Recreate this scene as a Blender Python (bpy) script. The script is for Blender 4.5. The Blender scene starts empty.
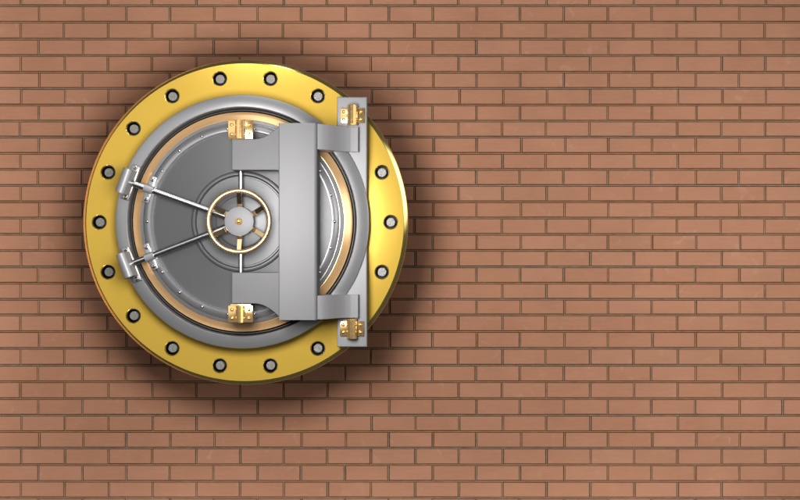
import bpy, bmesh, math, random
from mathutils import Vector, Matrix
random.seed(7)
PI = math.pi
rad = math.radians
scene = bpy.context.scene
COL = scene.collection

# ------------------------------------------------------------------ frame of reference
# Everything is modelled in a frame (x right, y up, h out of the wall), h = 0 on the front
# face of the gold flange, then turned upright with a +90 degree turn about X.
D = 10.0                 # camera distance to the flange face
CX, CY = -1.55, 0.278    # door centre relative to the camera axis
WALL_H = -1.10           # front of the bricks
Z0 = 2.6                 # height of the camera axis above the ground

def L(px, py, h):
    """measured photo position at height h -> door coordinates"""
    k = (D - h) / D / 100.0
    return ((px - 400) * k - CX, (250 - py) * k - CY)

# ------------------------------------------------------------------ materials
def mat(name):
    m = bpy.data.materials.new(name); m.use_nodes = True
    nt = m.node_tree
    return m, nt, nt.nodes['Principled BSDF']

def metal(name, col, rough, col2=None, nscale=3.0, var=0.06, bump=0.0, bscale=60, metallic=1.0, spec=0.5):
    m, nt, b = mat(name)
    b.inputs['Specular IOR Level'].default_value = spec
    N = nt.nodes.new; K = nt.links.new
    tc = N('ShaderNodeTexCoord')
    n1 = N('ShaderNodeTexNoise'); n1.inputs['Scale'].default_value = nscale; n1.inputs['Detail'].default_value = 6
    K(tc.outputs['Object'], n1.inputs['Vector'])
    mix = N('ShaderNodeMix'); mix.data_type = 'RGBA'
    c2 = col2 or tuple(c * 0.9 for c in col)
    mix.inputs[6].default_value = (*col, 1); mix.inputs[7].default_value = (*c2, 1)
    K(n1.outputs['Fac'], mix.inputs[0]); K(mix.outputs[2], b.inputs['Base Color'])
    n2 = N('ShaderNodeTexNoise'); n2.inputs['Scale'].default_value = nscale * 9; n2.inputs['Detail'].default_value = 4
    K(tc.outputs['Object'], n2.inputs['Vector'])
    mr = N('ShaderNodeMapRange'); mr.inputs[1].default_value = 0.3; mr.inputs[2].default_value = 0.7
    mr.inputs[3].default_value = max(0.02, rough - var); mr.inputs[4].default_value = rough + var
    K(n2.outputs['Fac'], mr.inputs[0]); K(mr.outputs[0], b.inputs['Roughness'])
    b.inputs['Metallic'].default_value = metallic
    if bump:
        n3 = N('ShaderNodeTexNoise'); n3.inputs['Scale'].default_value = bscale; n3.inputs['Detail'].default_value = 3
        K(tc.outputs['Object'], n3.inputs['Vector'])
        bp = N('ShaderNodeBump'); bp.inputs['Strength'].default_value = bump; bp.inputs['Distance'].default_value = 0.01
        K(n3.outputs['Fac'], bp.inputs['Height']); K(bp.outputs['Normal'], b.inputs['Normal'])
    return m

GOLD = metal('satin_gold', (0.64, 0.42, 0.066), 0.19, (0.62, 0.405, 0.062), 2.0, 0.004, metallic=.46, spec=.2)
GOLDRIM = metal('polished_gold', (0.98, 0.80, 0.30), 0.13, (0.95, 0.76, 0.27), 4.0, 0.02, metallic=.95)
BRONZE = metal('bronze', (0.86, 0.55, 0.27), 0.22, (0.80, 0.50, 0.24), 3.0, 0.01, metallic=.65)
BRASS = metal('hinge_brass', (0.86, 0.58, 0.25), 0.15, (0.80, 0.52, 0.21), 6.0, 0.03, metallic=.85)
RIMBRASS = metal('wheel_brass', (0.72, 0.50, 0.25), 0.27, (0.66, 0.45, 0.21), 8.0, 0.03, metallic=.88)
SPOKEBR = metal('spoke_brass', (0.90, 0.68, 0.40), 0.13, (0.86, 0.63, 0.36), 8.0, 0.02)
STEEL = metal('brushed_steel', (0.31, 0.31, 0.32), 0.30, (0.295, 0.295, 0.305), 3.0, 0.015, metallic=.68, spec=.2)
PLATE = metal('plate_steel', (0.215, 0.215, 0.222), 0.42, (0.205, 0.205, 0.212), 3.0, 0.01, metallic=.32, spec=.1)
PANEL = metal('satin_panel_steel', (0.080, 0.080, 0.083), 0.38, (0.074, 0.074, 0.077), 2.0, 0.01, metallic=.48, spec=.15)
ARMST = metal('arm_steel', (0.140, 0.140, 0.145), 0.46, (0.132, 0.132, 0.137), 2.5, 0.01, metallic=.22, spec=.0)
BRKST = metal('shaded_arm_steel', (0.118, 0.118, 0.122), 0.46, (0.112, 0.112, 0.116), 2.5, 0.01, metallic=.22, spec=.0)  # arm steel darkened: shading between the arm's faces put into the colour
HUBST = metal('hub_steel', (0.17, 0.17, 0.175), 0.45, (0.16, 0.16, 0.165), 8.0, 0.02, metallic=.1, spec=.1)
CHROME = metal('bright_rod_steel', (0.62, 0.62, 0.64), 0.18, (0.58, 0.58, 0.60), 8.0, 0.04)
BOLT = metal('bolt_steel', (0.24, 0.232, 0.22), 0.35, (0.12, 0.116, 0.11), 45.0, 0.08, 0.45, 90, metallic=.45)
HOLE = metal('hole_shade', (0.02, 0.015, 0.006), 0.35, (0.015, 0.011, 0.005), 9.0, 0.05, metallic=.5)  # gold taken near black: shade inside the bolt holes is in the colour
DARK = metal('dark_groove_steel', (0.05, 0.05, 0.05), 0.5, (0.035, 0.033, 0.03), 6.0, 0.05, metallic=0.6)

def brick_mat():
    m, nt, b = mat('wire_cut_brick')
    N = nt.nodes.new; K = nt.links.new
    geo = N('ShaderNodeNewGeometry'); tc = N('ShaderNodeTexCoord')
    ramp = N('ShaderNodeValToRGB'); e = ramp.color_ramp.elements
    e[0].position = 0.0; e[0].color = (0.345, 0.166, 0.099, 1)
    e[1].position = 1.0; e[1].color = (0.366, 0.180, 0.111, 1)
    x = ramp.color_ramp.elements.new(0.55); x.color = (0.355, 0.173, 0.104, 1)
    K(geo.outputs['Random Per Island'], ramp.inputs[0])
    mp = N('ShaderNodeMapping'); mp.inputs['Scale'].default_value = (1.5, 16, 6)
    K(tc.outputs['Object'], mp.inputs['Vector'])
    n1 = N('ShaderNodeTexNoise'); n1.inputs['Scale'].default_value = 3.0; n1.inputs['Detail'].default_value = 7; n1.inputs['Roughness'].default_value = 0.65
    K(mp.outputs[0], n1.inputs['Vector'])
    n2 = N('ShaderNodeTexNoise'); n2.inputs['Scale'].default_value = 2.2; n2.inputs['Detail'].default_value = 5
    K(tc.outputs['Object'], n2.inputs['Vector'])
    add = N('ShaderNodeMath'); add.operation = 'ADD'; K(n1.outputs['Fac'], add.inputs[0]); K(n2.outputs['Fac'], add.inputs[1])
    mr = N('ShaderNodeMapRange'); mr.inputs[1].default_value = 0.7; mr.inputs[2].default_value = 1.3
    mr.inputs[3].default_value = 0.92; mr.inputs[4].default_value = 1.08
    K(add.outputs[0], mr.inputs[0])
    mul = N('ShaderNodeMix'); mul.data_type = 'RGBA'; mul.blend_type = 'MULTIPLY'; mul.inputs[0].default_value = 1
    K(ramp.outputs[0], mul.inputs[6]); K(mr.outputs[0], mul.inputs[7])
    # pale scuffs on some bricks
    n4 = N('ShaderNodeTexNoise'); n4.inputs['Scale'].default_value = 5.5; n4.inputs['Detail'].default_value = 8; n4.inputs['Distortion'].default_value = 1.2
    K(tc.outputs['Object'], n4.inputs['Vector'])
    m4 = N('ShaderNodeMapRange'); m4.inputs[1].default_value = 0.63; m4.inputs[2].default_value = 0.74; m4.inputs[3].default_value = 0; m4.inputs[4].default_value = 0.30
    K(n4.outputs['Fac'], m4.inputs[0])
    sc = N('ShaderNodeMix'); sc.data_type = 'RGBA'; sc.inputs[7].default_value = (0.46, 0.29, 0.21, 1)
    K(m4.outputs[0], sc.inputs[0]); K(mul.outputs[2], sc.inputs[6]); K(sc.outputs[2], b.inputs['Base Color'])
    b.inputs['Roughness'].default_value = 0.9; b.inputs['Specular IOR Level'].default_value = 0.15
    n3 = N('ShaderNodeTexNoise'); n3.inputs['Scale'].default_value = 90; n3.inputs['Detail'].default_value = 4
    K(tc.outputs['Object'], n3.inputs['Vector'])
    ad = N('ShaderNodeMath'); ad.operation = 'ADD'; K(n3.outputs['Fac'], ad.inputs[0]); K(n1.outputs['Fac'], ad.inputs[1])
    bp = N('ShaderNodeBump'); bp.inputs['Strength'].default_value = 0.22; bp.inputs['Distance'].default_value = 0.012
    K(ad.outputs[0], bp.inputs['Height']); K(bp.outputs['Normal'], b.inputs['Normal'])
    return m

def mortar_mat(name, c1, c2):
    m, nt, b = mat(name)
    N = nt.nodes.new; K = nt.links.new
    tc = N('ShaderNodeTexCoord')
    n = N('ShaderNodeTexNoise'); n.inputs['Scale'].default_value = 14; n.inputs['Detail'].default_value = 8
    K(tc.outputs['Object'], n.inputs['Vector'])
    r = N('ShaderNodeValToRGB'); r.color_ramp.elements[0].color = (*c1, 1); r.color_ramp.elements[1].color = (*c2, 1)
    r.color_ramp.elements[0].position = 0.3; r.color_ramp.elements[1].position = 0.7
    K(n.outputs['Fac'], r.inputs[0]); K(r.outputs[0], b.inputs['Base Color'])
    b.inputs['Roughness'].default_value = 0.95; b.inputs['Specular IOR Level'].default_value = 0.1
    return m
BRICK = brick_mat()
MORTAR = mortar_mat('tan_mortar', (0.25, 0.155, 0.09), (0.34, 0.215, 0.13))
BED = mortar_mat('deep_joint', (0.065, 0.040, 0.022), (0.10, 0.062, 0.035))

# ------------------------------------------------------------------ mesh helpers
def link(name, me, m, parent=None, loc=None, rotz=0, sharp=35):
    o = bpy.data.objects.new(name, me); COL.objects.link(o)
    if m: me.materials.append(m)
    if parent is not None: o.parent = parent
    if loc: o.location = loc
    if rotz: o.rotation_euler = (0, 0, rotz)
    return o

def finish(bm, name, sharp=35, recalc=True):
    if recalc: bmesh.ops.recalc_face_normals(bm, faces=bm.faces)
    me = bpy.data.meshes.new(name); bm.to_mesh(me); bm.free()
    me.polygons.foreach_set('use_smooth', [True] * len(me.polygons))
    me.set_sharp_from_angle(angle=rad(sharp))
    return me

def lathe(prof, seg=192, closed=False, center=(0, 0)):
    """profile of (r, h); r==0 ends collapse to a point; closed joins last to first"""
    bm = bmesh.new(); rings = []
    for r, h in prof:
        if r < 1e-6:
            rings.append([bm.verts.new((center[0], center[1], h))])
        else:
            rings.append([bm.verts.new((center[0] + r * math.cos(2 * PI * i / seg), center[1] + r * math.sin(2 * PI * i / seg), h)) for i in range(seg)])
    pairs = list(zip(rings, rings[1:])) + ([(rings[-1], rings[0])] if closed else [])
    for a, b in pairs:
        for i in range(seg):
            j = (i + 1) % seg
            if len(a) == 1 and len(b) == 1: continue
            if len(a) == 1: bm.faces.new((a[0], b[i], b[j]))
            elif len(b) == 1: bm.faces.new((a[i], a[j], b[0]))
            else: bm.faces.new((a[i], a[j], b[j], b[i]))
    return bm

def prism(poly, h0, h1, bev=0.0, seg=2):
    """extrude a polygon (x, y) from h0 to h1, bevelling the front edges"""
    bm = bmesh.new()
    lo = [bm.verts.new((x, y, h0)) for x, y in poly]
    hi = [bm.verts.new((x, y, h1)) for x, y in poly]
    n = len(poly)
    bm.faces.new(hi); bm.faces.new(lo[::-1])
    for i in range(n):
        j = (i + 1) % n
        bm.faces.new((lo[i], lo[j], hi[j], hi[i]))
    bmesh.ops.recalc_face_normals(bm, faces=bm.faces)
    if bev:
        es = [e for e in bm.edges if all(abs(v.co.z - h1) < 1e-6 for v in e.verts)]
        bmesh.ops.bevel(bm, geom=es, offset=bev, segments=seg, affect='EDGES', profile=0.5)
    return bm

def rect(x0, y0, x1, y1): return [(x0, y0), (x1, y0), (x1, y1), (x0, y1)]

def box_all(x0, y0, z0, x1, y1, z1, bev, seg=2):
    bm = prism(rect(x0, y0, x1, y1), z0, z1)
    if bev: bmesh.ops.bevel(bm, geom=list(bm.edges), offset=bev, segments=seg, affect='EDGES', profile=0.5)
    return bm

def ext_y(sec, y0, y1, bev=0.0):
    """extrude a section (x, h) along y"""
    bm = bmesh.new()
    a = [bm.verts.new((x, y0, h)) for x, h in sec]; b = [bm.verts.new((x, y1, h)) for x, h in sec]
    n = len(sec)
    bm.faces.new(a); bm.faces.new(b[::-1])
    for i in range(n):
        j = (i + 1) % n; bm.faces.new((a[i], b[i], b[j], a[j]))
    bmesh.ops.recalc_face_normals(bm, faces=bm.faces)
    return bm

def tube(p0, p1, r, seg=24):
    p0, p1 = Vector(p0), Vector(p1); d = p1 - p0; ln = d.length
    bm = lathe([(0, 0), (r * .8, 0), (r, r * .2), (r, ln - r * .2), (r * .8, ln), (0, ln)], seg)
    q = Vector((0, 0, 1)).rotation_difference(d.normalized())
    bmesh.ops.transform(bm, matrix=Matrix.Translation(p0) @ q.to_matrix().to_4x4(), verts=bm.verts)
    return bm

def dome(r, h, seg=20, rings=5):
    return lathe([(r, 0)] + [(r * math.cos(a), h * math.sin(a)) for a in [PI / 2 * i / rings for i in range(1, rings)]] + [(0, h)], seg)

def empty(name, loc, label, cat):
    o = bpy.data.objects.new(name, None); COL.objects.link(o)
    o.empty_display_size = 0.3
    o.location = loc; o.rotation_euler = (PI / 2, 0, 0)
    o['label'] = label; o['category'] = cat
    return o

# ------------------------------------------------------------------ the brick wall
COURSES = [5.6, 22, 38.9, 55.4, 72.1, 88.3, 104.9, 121, 137, 153.3, 169.4, 185.4, 201.8, 218, 234.4, 250.6, 267,
           283.3, 299.4, 315, 331.7, 348.5, 365.4, 382, 398.8, 415.4, 431.8, 448.2, 465, 481.6, 498]
kW = (D - WALL_H) / D / 100
ys = [(250 - c) * kW for c in COURSES]
step = 16.45 * kW
up = [ys[0] + step * i for i in range(13, 0, -1)]
dn = [ys[-1] - step * i for i in range(1, 13)]
first = -len(up)
ys = up + ys + dn
bm = bmesh.new()
PX = 43.83 * kW
J = 0.0122            # half joint
def brick(x0, y0, x1, y1, h):
    b = 0.006; t = random.uniform(-1, 1) * 0.0015; s = random.uniform(-1, 1) * 0.002
    def ring(i, z): return [bm.verts.new(p) for p in ((x0 + i, y0 + i, z - s), (x1 - i, y0 + i, z + t), (x1 - i, y1 - i, z + s), (x0 + i, y1 - i, z - t))]
    f = ring(b, h); o = ring(0, h - b); k = ring(0, h - 0.05)
    bm.faces.new(f)
    for A, B in ((f, o), (o, k)):
        for i in range(4):
            j = (i + 1) % 4; bm.faces.new((A[i], B[i], B[j], A[j]))
def bead(x0, y0, x1, y1, h):
    vs = [bm.verts.new(p) for p in ((x0, y0, h - .04), (x1, y0, h - .04), (x1, y1, h - .04), (x0, y1, h - .04), (x0, y0, h), (x1, y0, h), (x1, y1, h), (x0, y1, h))]
    for q in ((4, 5, 6, 7), (0, 1, 5, 4), (1, 2, 6, 5), (2, 3, 7, 6), (3, 0, 4, 7)):
        bm.faces.new([vs[i] for i in q]).material_index = 1
XL, XR = -10.5, 10.5
BW = 0.0047
for r in range(len(ys) - 1):
    idx = first + r
    x_off = ((38.4 if idx % 2 == 0 else 20.4) + random.uniform(-.5, .5) - 400) * kW
    y1, y0 = ys[r], ys[r + 1]
    n0 = math.floor((XL - x_off) / PX)
    xs = [x_off + n * PX + random.uniform(-.006, .006) for n in range(n0, n0 + 46)]
    for a, b in zip(xs, xs[1:]):
        d = [random.uniform(-.0022, .0022) for _ in range(4)]
        brick(a + J * .9 + d[0], y0 + J + d[1] * .6, b - J * .9 + d[2], y1 - J + d[3] * .6, WALL_H + random.uniform(-.004, .002))
        bead(a - BW, y0 + J * .8, a + BW, y1 - J * .8, WALL_H - .011 + random.uniform(-.003, .003))
    bead(xs[0], y1 - BW, xs[-1], y1 + BW, WALL_H - .011)
vs = [bm.verts.new(p) for p in ((XL - .3, ys[-1], WALL_H - .042), (XR + .3, ys[-1], WALL_H - .042), (XR + .3, ys[0], WALL_H - .042), (XL - .3, ys[0], WALL_H - .042))]
bm.faces.new(vs).material_index = 2
me = bpy.data.meshes.new('brick_wall'); bm.to_mesh(me); bm.free()
wall = link('brick_wall', me, BRICK, None, (0, 0, Z0))
me.materials.append(MORTAR); me.materials.append(BED)
wall.rotation_euler = (PI / 2, 0, 0)
wall['label'] = 'plain reddish brown brick wall in running bond behind the round vault door'
wall['category'] = 'brick wall'

# ------------------------------------------------------------------ the vault door
V = empty('bank_vault', (CX, 0, Z0 + CY), 'round steel vault door in a bolted gold ring, brass hand wheel at its middle', 'vault')

# gold flange with its bolt holes
R0, R1 = 1.588, 1.632
bm = lathe([(1.18, 0.0), (R0, 0.0), (R0 + .006, -.004), (R1 - .003, -.042), (R1, -.050), (R1, -.22), (R1 - .02, -.24), (1.18, -.24)], 240, True)
ring_me = finish(bm, 'gold_flange', 25)
ring = link('gold_flange', ring_me, GOLD, V)
BR = 1.4575
angles = [20 * k for k in range(18) if k not in (2, 16)]
bmc = bmesh.new()
HR = .067
for a in angles:
    c = (BR * math.cos(rad(a)), BR * math.sin(rad(a)))
    t = lathe([(0, .02), (HR + .028, .02), (HR + .009, .0), (HR, -.011), (HR, -.15), (0, -.15)], 40, False, c)
    bmesh.ops.recalc_face_normals(t, faces=t.faces)
    tm = bpy.data.meshes.new('t'); t.to_mesh(tm); t.free(); bmc.from_mesh(tm); bpy.data.meshes.remove(tm)
cme = bpy.data.meshes.new('cutter'); bmc.to_mesh(cme); bmc.free()
cut = bpy.data.objects.new('cutter', cme); COL.objects.link(cut); cut.parent = V
md = ring.modifiers.new('holes', 'BOOLEAN'); md.operation = 'DIFFERENCE'; md.object = cut; md.solver = 'EXACT'
dg = bpy.context.evaluated_depsgraph_get(); dg.update()
nm = bpy.data.meshes.new_from_object(ring.evaluated_get(dg))
ring.modifiers.clear(); ring.data = nm; nm.name = 'gold_flange'
bpy.data.meshes.remove(ring_me)
bpy.data.objects.remove(cut); bpy.data.meshes.remove(cme)
nm.materials.append(GOLDRIM); nm.materials.append(HOLE)
for p in nm.polygons:
    c = p.center; r = math.hypot(c.x, c.y)
    if p.normal.z > .3 and p.normal.z < .97: p.material_index = 1
    elif r > R0: p.material_index = 1
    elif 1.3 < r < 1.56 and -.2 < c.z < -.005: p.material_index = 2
nm.polygons.foreach_set('use_smooth', [True] * len(nm.polygons)); nm.set_sharp_from_angle(angle=rad(20))

neck = link('flange_neck', finish(lathe([(1.36, -.235), (1.36, WALL_H - .03), (1.2, WALL_H - .03), (1.2, -.235)], 160, True), 'flange_neck'), DARK, V)

bolt_me = finish(lathe([(.045, -.15), (.045, -.030), (.042, -.025), (.012, -.0245), (0, -.025)], 32), 'bolt')
for i, a in enumerate(angles):
    link('flange_bolt', bolt_me, BOLT if i == 0 else None, V, (BR * math.cos(rad(a)), BR * math.sin(rad(a)), 0), rad(a))

# outer steel ring, rounded in section
def arc_prof(r_out, r_in, h_edge_out, h_top, h_edge_in, n=14):
    out = []
    for i in range(n + 1):
        t = i / n; r = r_out + (r_in - r_out) * t
        base = h_edge_out + (h_edge_in - h_edge_out) * t
        out.append((r, base + (h_top - (h_edge_out + h_edge_in) / 2) * (1 - (2 * t - 1) ** 2)))
    return out
link('steel_ring', finish(lathe([(1.2465, -.01), (1.2465, .168), (1.243, .176)] + arc_prof(1.238, 1.130, .178, .192, .200, 10) + [(1.124, .194), (1.120, .02), (1.120, -.01)], 240, True), 'steel_ring', 18), STEEL, V)
link('groove_ring', finish(lathe([(1.121, .04), (1.108, .04), (1.106, .12), (1.098, .12), (1.096, .04), (1.08, .04), (1.08, -.005), (1.121, -.005)], 200, True), 'groove_ring'), DARK, V)
link('bronze_ring', finish(lathe([(1.085, 0), (1.085, .130), (1.082, .138), (1.006, .174), (1.002, .174), (.99, .16), (.99, 0)], 240, True), 'bronze_ring', 12), BRONZE, V)
riv_ring = link('rivet_ring', finish(lathe([(.999, .02), (.999, .190), (.996, .196), (.968, .206), (.964, .202), (.962, .190), (.957, .190), (.954, .222)] +
    arc_prof(.950, .888, .228, .246, .252, 8) + [(.884, .248), (.881, .17), (.878, .02)], 240, True), 'rivet_ring', 16), STEEL, V)
riv_me = finish(dome(.0165, .018, 16, 4), 'rivet')
first_r = True
for k in range(22):
    if k in (1, 21): continue                     # covered by the rod clips
    a = PI + 2 * PI * k / 22
    link('rivet', riv_me, CHROME if first_r else None, riv_ring, (.912 * math.cos(a), .912 * math.sin(a), .252)); first_r = False
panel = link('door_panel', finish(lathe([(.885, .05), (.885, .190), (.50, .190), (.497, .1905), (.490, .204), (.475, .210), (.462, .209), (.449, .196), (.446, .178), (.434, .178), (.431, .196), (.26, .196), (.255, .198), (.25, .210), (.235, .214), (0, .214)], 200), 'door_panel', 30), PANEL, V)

# locking rods, latch blocks and clips
WX, WY = L(239, 221.4, .38)
wh = Vector((WX, WY))
SCREW = finish(lathe([(.022, 0), (.022, .010), (.019, .013), (.013, .014), (.013, .030), (.009, .036), (0, .037)], 18), 'bolt')
for side in (1, -1):
    b = Vector(L(124, 180.6, .38) if side > 0 else L(124.9, 265.4, .38))
    d = (b - wh).normalized(); n = Vector((-d.y, d.x)); ang = math.atan2(d.y, d.x)
    def at(u, v): return wh + d * u + n * v
    ln = (b - wh).length
    s, e = at(.05, 0), at(ln + .03, 0)
    link('locking_rod', finish(tube((s.x, s.y, .285), (e.x, e.y, .285), .0315), 'locking_rod'), CHROME, V)
    # latch block: a bent plate arching over the rod end
    sec = []
    for i in range(13):
        t = -1 + i / 6; sec.append((t * .050, .425 - .03 * t * t - (.03 if abs(t) > .99 else 0)))
    sec += [(.050, .20), (-.050, .20)]
    bmb = ext_y(sec, -.122, .122)
    ed = [x for x in bmb.edges if abs(abs(x.verts[0].co.y) - .122) < 1e-5 and abs(abs(x.verts[1].co.y) - .122) < 1e-5 and min(v.co.z for v in x.verts) > .25]
    bmesh.ops.bevel(bmb, geom=ed, offset=.006, segments=2, affect='EDGES')
    blk = link('latch_block', finish(bmb, 'latch_block', 30), PLATE, V, (b.x, b.y, 0), ang)
    link('flange_plate', finish(box_all(-.062, -.178, .17, .02, .178, .232, .012), 'flange_plate', 30), STEEL, blk)
    for j, v in enumerate((.152, -.152)):
        link('bolt', SCREW, CHROME if not SCREW.materials else None, blk, (-.024, v, .231))
    # clip straddling the rod over the rivet ring
    u = .945
    c = at(u, 0)
    sec = [(.040, .23)] + [(.040 * math.cos(t) ** .6 if math.cos(t) > 0 else -.040 * abs(math.cos(t)) ** .6, .285 + .042 * math.sin(t) ** .5) for t in [PI * i / 12 for i in range(13)]] + [(-.040, .23)]
    # section runs along the tangent so swap axes by building along y then turning 90 degrees
    bmk = ext_y(sec, -.046, .046)
    clip = link('rod_clip', finish(bmk, 'rod_clip', 40), STEEL, V, (c.x, c.y, 0), ang + PI / 2)
    link('clip_foot', finish(box_all(-.135, -.032, .235, .135, .032, .268, .008), 'clip_foot', 30), STEEL, clip)
    for v in (.098, -.098):
        link('bolt', SCREW, None, clip, (v, 0, .267))
# rods running up and down to the brackets
for y_end in (L(239, 165, .32)[1], L(239, 279, .32)[1]):
    link('locking_rod', finish(tube((WX, WY, .275), (WX, y_end, .275), .022), 'locking_rod'), CHROME, V)

# hand wheel
def torus(R, r, h, seg=96, rs=16):
    return lathe([(R + r * math.cos(2 * PI * i / rs), h + r * math.sin(2 * PI * i / rs)) for i in range(rs)], seg, True)
wheel = link('hand_wheel', finish(torus(.294, .0225, 0), 'hand_wheel', 60), RIMBRASS, V, (WX, WY, .395))
wheel_z = .395
def spoke():
    bm = bmesh.new()
    w = .0255; x0, x1 = .11, .285; z0, z1 = -.075, .0; t = .02
    pts = [(x0, -w, z0), (x0, w, z0), (x1, w * .9, z1), (x1, -w * .9, z1)]
    a = [bm.verts.new(p) for p in pts]; b = [bm.verts.new((p[0], p[1], p[2] - t)) for p in pts]
    bm.faces.new(a); bm.faces.new(b[::-1])
    for i in range(4):
        j = (i + 1) % 4; bm.faces.new((a[i], b[i], b[j], a[j]))
    bmesh.ops.recalc_face_normals(bm, faces=bm.faces)
    bmesh.ops.bevel(bm, geom=list(bm.edges), offset=.003, segments=1, affect='EDGES')
    return bm
sp_me = finish(spoke(), 'spoke', 20)
for k in range(6):
    link('spoke', sp_me, SPOKEBR if k == 0 else None, wheel, (0, 0, 0), rad(30 + 60 * k))
link('hub', finish(lathe([(.06, -.19), (.09, -.12), (.142, -.10), (.1425, -.026), (.139, -.018)] + [(.139 * (1 - i / 6), -.016 + .010 * (1 - (1 - i / 6) ** 2)) for i in range(1, 7)], 96), 'hub', 30), HUBST, wheel)
link('hub_cap', finish(lathe([(.034, -.010), (.034, .0), (.030, .012), (.020, .024), (.009, .031), (0, .032)], 32), 'hub_cap', 50), BRASS, wheel)

# hinge plate standing on the flange at the right
x0, y0 = L(337, 347, .15); x1, y1 = L(367, 97, .15)
RC = 1.19                       # its inner edge is cut round to seat against the steel ring
ta = math.acos(x0 / RC)
plate_poly = [(x0, y0), (x1, y0), (x1, y1), (x0, y1)] + [(RC * math.cos(t), RC * math.sin(t)) for t in [ta - 2 * ta * i / 24 for i in range(25)]]
me = finish(prism(plate_poly, .004, .155, .010), 'hinge_plate', 30)
me.polygons.foreach_set('use_smooth', [False] * len(me.polygons))
link('hinge_plate', me, PLATE, V)

# the arm: front plate, two tabs bent down to the hinge plate, two brackets over the door
HA = .50
ax0, ay1 = L(278.6, 123, HA); ax1, ay0 = L(316, 320, HA)
sec = [(ax0, .27), (ax0, HA - .008), (ax0 + .008, HA), (ax1 - .02, HA)] + [(ax1 - .02 + .03 * math.sin(t), HA - .03 + .03 * math.cos(t)) for t in [PI / 2 * i / 6 for i in range(1, 7)]] + [(ax1 + .014, .27)]
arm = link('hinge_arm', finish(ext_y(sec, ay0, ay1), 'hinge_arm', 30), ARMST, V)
tx0 = ax1 + .005; tx1 = L(358.4, 135, .2)[0]
sec = []
for i in range(17):
    t = i / 16; s = t * t * (3 - 2 * t)
    sec.append((tx0 + (tx1 - tx0) * .82 * t, .465 - (.465 - .215) * s))
sec += [(tx1 - .006, .213), (tx1, .207), (tx1, .15), (tx0, .15)]
for a, b in ((ay1 - .245, ay1 - .004), (ay0 + .004, ay0 + .229)):
    link('hinge_tab', finish(ext_y(sec, a, b), 'hinge_tab', 40), PLATE, V)

HB = .42
bxl = L(231.8, 150, HB)[0]; bxr = ax0 + .02
def bracket(sgn):
    # outline drawn for the upper bracket, mirrored about the wheel axis for the lower one
    yb = L(0, 170, HB)[1] - WY; yt = L(0, 139, HB)[1] - WY; ytop = L(0, 125, HB)[1] - WY
    xa = L(253, 0, HB)[0]
    pts = [(bxl, yb), (ax0 - .028, yb), (ax0 - .01, yb - .004), (ax0 + .0, yb - .02), (bxr, yb - .02), (bxr, ytop), (ax0, ytop)]
    n = 10
    for i in range(1, n + 1):
        t = i / n
        pts.append((ax0 + (xa - ax0) * t, yt + (ytop - yt) * (1 - t) ** 2.1))
    pts.append((bxl, yt))
    pts = [(x, WY + sgn * y) for x, y in pts]
    return pts if sgn > 0 else pts[::-1]
for sg in (1, -1):
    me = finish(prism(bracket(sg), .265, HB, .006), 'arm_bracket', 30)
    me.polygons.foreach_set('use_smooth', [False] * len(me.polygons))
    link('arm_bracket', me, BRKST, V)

# four brass hinges
HS = finish(dome(.0175, .018, 16, 4), 'screw')
def hinge(pcx, pcy, w, hgt, kw, kh, h, bulge):
    c = L(pcx, pcy, h); s = (D - h) / D / 100
    w *= s / 2; hgt *= s / 2; kw *= s / 2; kh *= s / 2
    hg = link('hinge', finish(box_all(-w, -hgt, -.03, w, hgt, .0, .006), 'hinge', 30), BRASS, V, (c[0], c[1], h))
    sec = [(-kw, -.02), (-kw, bulge * .35), (-kw * .72, bulge * .8), (-kw * .25, bulge), (kw * .25, bulge), (kw * .72, bulge * .8), (kw, bulge * .35), (kw, -.02)]
    bmk = ext_y(sec, -kh, kh)
    bmesh.ops.bevel(bmk, geom=[e for e in bmk.edges if abs(e.verts[0].co.y - e.verts[1].co.y) < 1e-6 and e.verts[0].co.z > -.01 and e.verts[1].co.z > -.01], offset=.006, segments=2, affect='EDGES')
    link('knuckle', finish(bmk, 'knuckle', 25), BRASS, hg)
    for sx in (-1, 1):
        for sy in (-1, 1):
            link('screw', HS, BRASS if not HS.materials else None, hg, (sx * (w + kw) / 2 * 1.0, sy * hgt * .5, -.001))
hinge(240.5, 129.5, 25, 19, 10, 18.5, .445, .05)
hinge(240.5, 314.0, 25, 17, 9, 17, .445, .05)
hinge(352.4, 115.5, 24, 15, 10.5, 20, .185, .075)
hinge(351.8, 328.5, 24, 15, 10.5, 20, .185, .075)
# pads carrying the inner hinges
for py0, py1 in ((120.5, 140), (304, 322)):
    xa, ya = L(230, py1, .42); xb, yb = L(251, py0, .42)
    link('hinge_pad', finish(box_all(xa, ya, .255, xb, yb, .4165, .006), 'hinge_pad', 30), BRASS, V)

# ------------------------------------------------------------------ light
def area(name, x, y, h, tx, ty, th, size, power, col=(1, 1, 1), size_y=None, disk=False):
    l = bpy.data.lights.new(name, 'AREA'); l.energy = power; l.color = col; l.size = size
    if size_y: l.shape = 'RECTANGLE'; l.size_y = size_y
    elif disk: l.shape = 'DISK'
    o = bpy.data.objects.new(name, l); COL.objects.link(o)
    p = Vector((x, -h, Z0 + y)); q = Vector((tx, -th, Z0 + ty))
    o.location = p; o.rotation_euler = (q - p).to_track_quat('-Z', 'Y').to_euler()
    return o
area('key_lamp', -2.4, 4.3, 9.0, -1.2, 0, 0, 2.2, 120, (1, .98, .95), size_y=.7)
area('front_softbox', -1.25, .44, 3.3, -1.25, .44, 0, 1.5, 205, (1, .98, .96), disk=True)
def panel_light(name, x, y, h, sx, sy, power, spread):  # added fill panels out of view, evening out the wall's brightness
    a = area(name, x, y, h, x, y, 0, sx, power, (1, .98, .96), size_y=sy); a.data.spread = rad(spread)
panel_light('right_fill', 4.2, -.2, 4.6, 4.2, 7.0, 74, 62)
panel_light('left_fill', -6.7, 0, 4.0, 2.2, 7, 140, 58)
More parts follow.
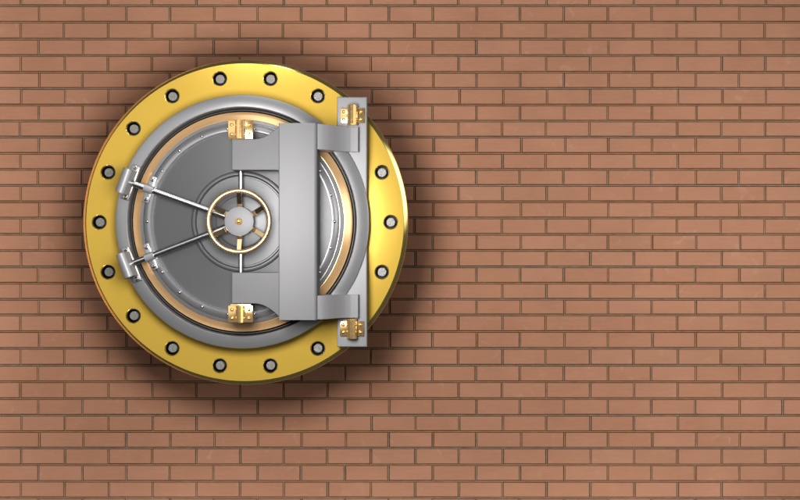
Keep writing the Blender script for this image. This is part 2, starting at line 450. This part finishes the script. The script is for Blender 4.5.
panel_light('top_fill', -.5, 4.9, 3.2, 8, 1.6, 110, 56)
panel_light('low_fill', -.2, -4.8, 3.2, 8, 1.8, 150, 64)

w = bpy.data.worlds.new('World'); scene.world = w; w.use_nodes = True
nt = w.node_tree; nt.nodes.clear(); N = nt.nodes.new; K = nt.links.new
tc = N('ShaderNodeTexCoord')
def blob(dirn, lo, hi, col, strength):
    d = Vector(dirn).normalized()
    v = N('ShaderNodeVectorMath'); v.operation = 'DOT_PRODUCT'; v.inputs[1].default_value = d
    K(tc.outputs['Generated'], v.inputs[0])
    m = N('ShaderNodeMapRange'); m.interpolation_type = 'SMOOTHSTEP'
    m.inputs[1].default_value = math.cos(rad(hi)); m.inputs[2].default_value = math.cos(rad(lo)); m.inputs[3].default_value = 0; m.inputs[4].default_value = strength
    K(v.outputs['Value'], m.inputs[0])
    c = N('ShaderNodeVectorMath'); c.operation = 'SCALE'; c.inputs[0].default_value = col
    K(m.outputs[0], c.inputs['Scale'])
    return c.outputs[0]
# directions as (x right, away from wall is -y, z up)
parts = [blob((0, -.75, 1), 5, 17, (1, .99, .97), 2.2),
         blob((1, -.85, .12), 5, 14, (1, .98, .95), 4.0),
         blob((.08, -.06, 1), 2, 6, (1, 1, 1), 7),
         blob((1, -.12, .30), 5, 20, (1, .99, .97), 3.0),
         blob((-.65, -1, .3), 5, 28, (1, .98, .95), 1.15)]
base = N('ShaderNodeCombineXYZ'); base.inputs[0].default_value = .035; base.inputs[1].default_value = .035; base.inputs[2].default_value = .036
cur = base.outputs[0]
for p in parts:
    a = N('ShaderNodeVectorMath'); a.operation = 'ADD'; K(cur, a.inputs[0]); K(p, a.inputs[1]); cur = a.outputs[0]
bg = N('ShaderNodeBackground'); bg.inputs['Strength'].default_value = 1.0; K(cur, bg.inputs['Color'])
out = N('ShaderNodeOutputWorld'); K(bg.outputs[0], out.inputs['Surface'])

# ------------------------------------------------------------------ camera
cd = bpy.data.cameras.new('camera'); cam = bpy.data.objects.new('camera', cd); COL.objects.link(cam)
cam.location = (0, -D, Z0); cam.rotation_euler = (PI / 2, 0, 0)
cd.sensor_fit = 'HORIZONTAL'; cd.sensor_width = 36; cd.lens = 36 * D / 8.0
cd.clip_start = .1; cd.clip_end = 200
scene.camera = cam
scene.view_settings.view_transform = 'Standard'; scene.view_settings.look = 'None'; scene.view_settings.exposure = 0; scene.view_settings.gamma = 1
scene.render.engine = 'CYCLES'
scene.cycles.use_denoising = True
scene.cycles.max_bounces = 8
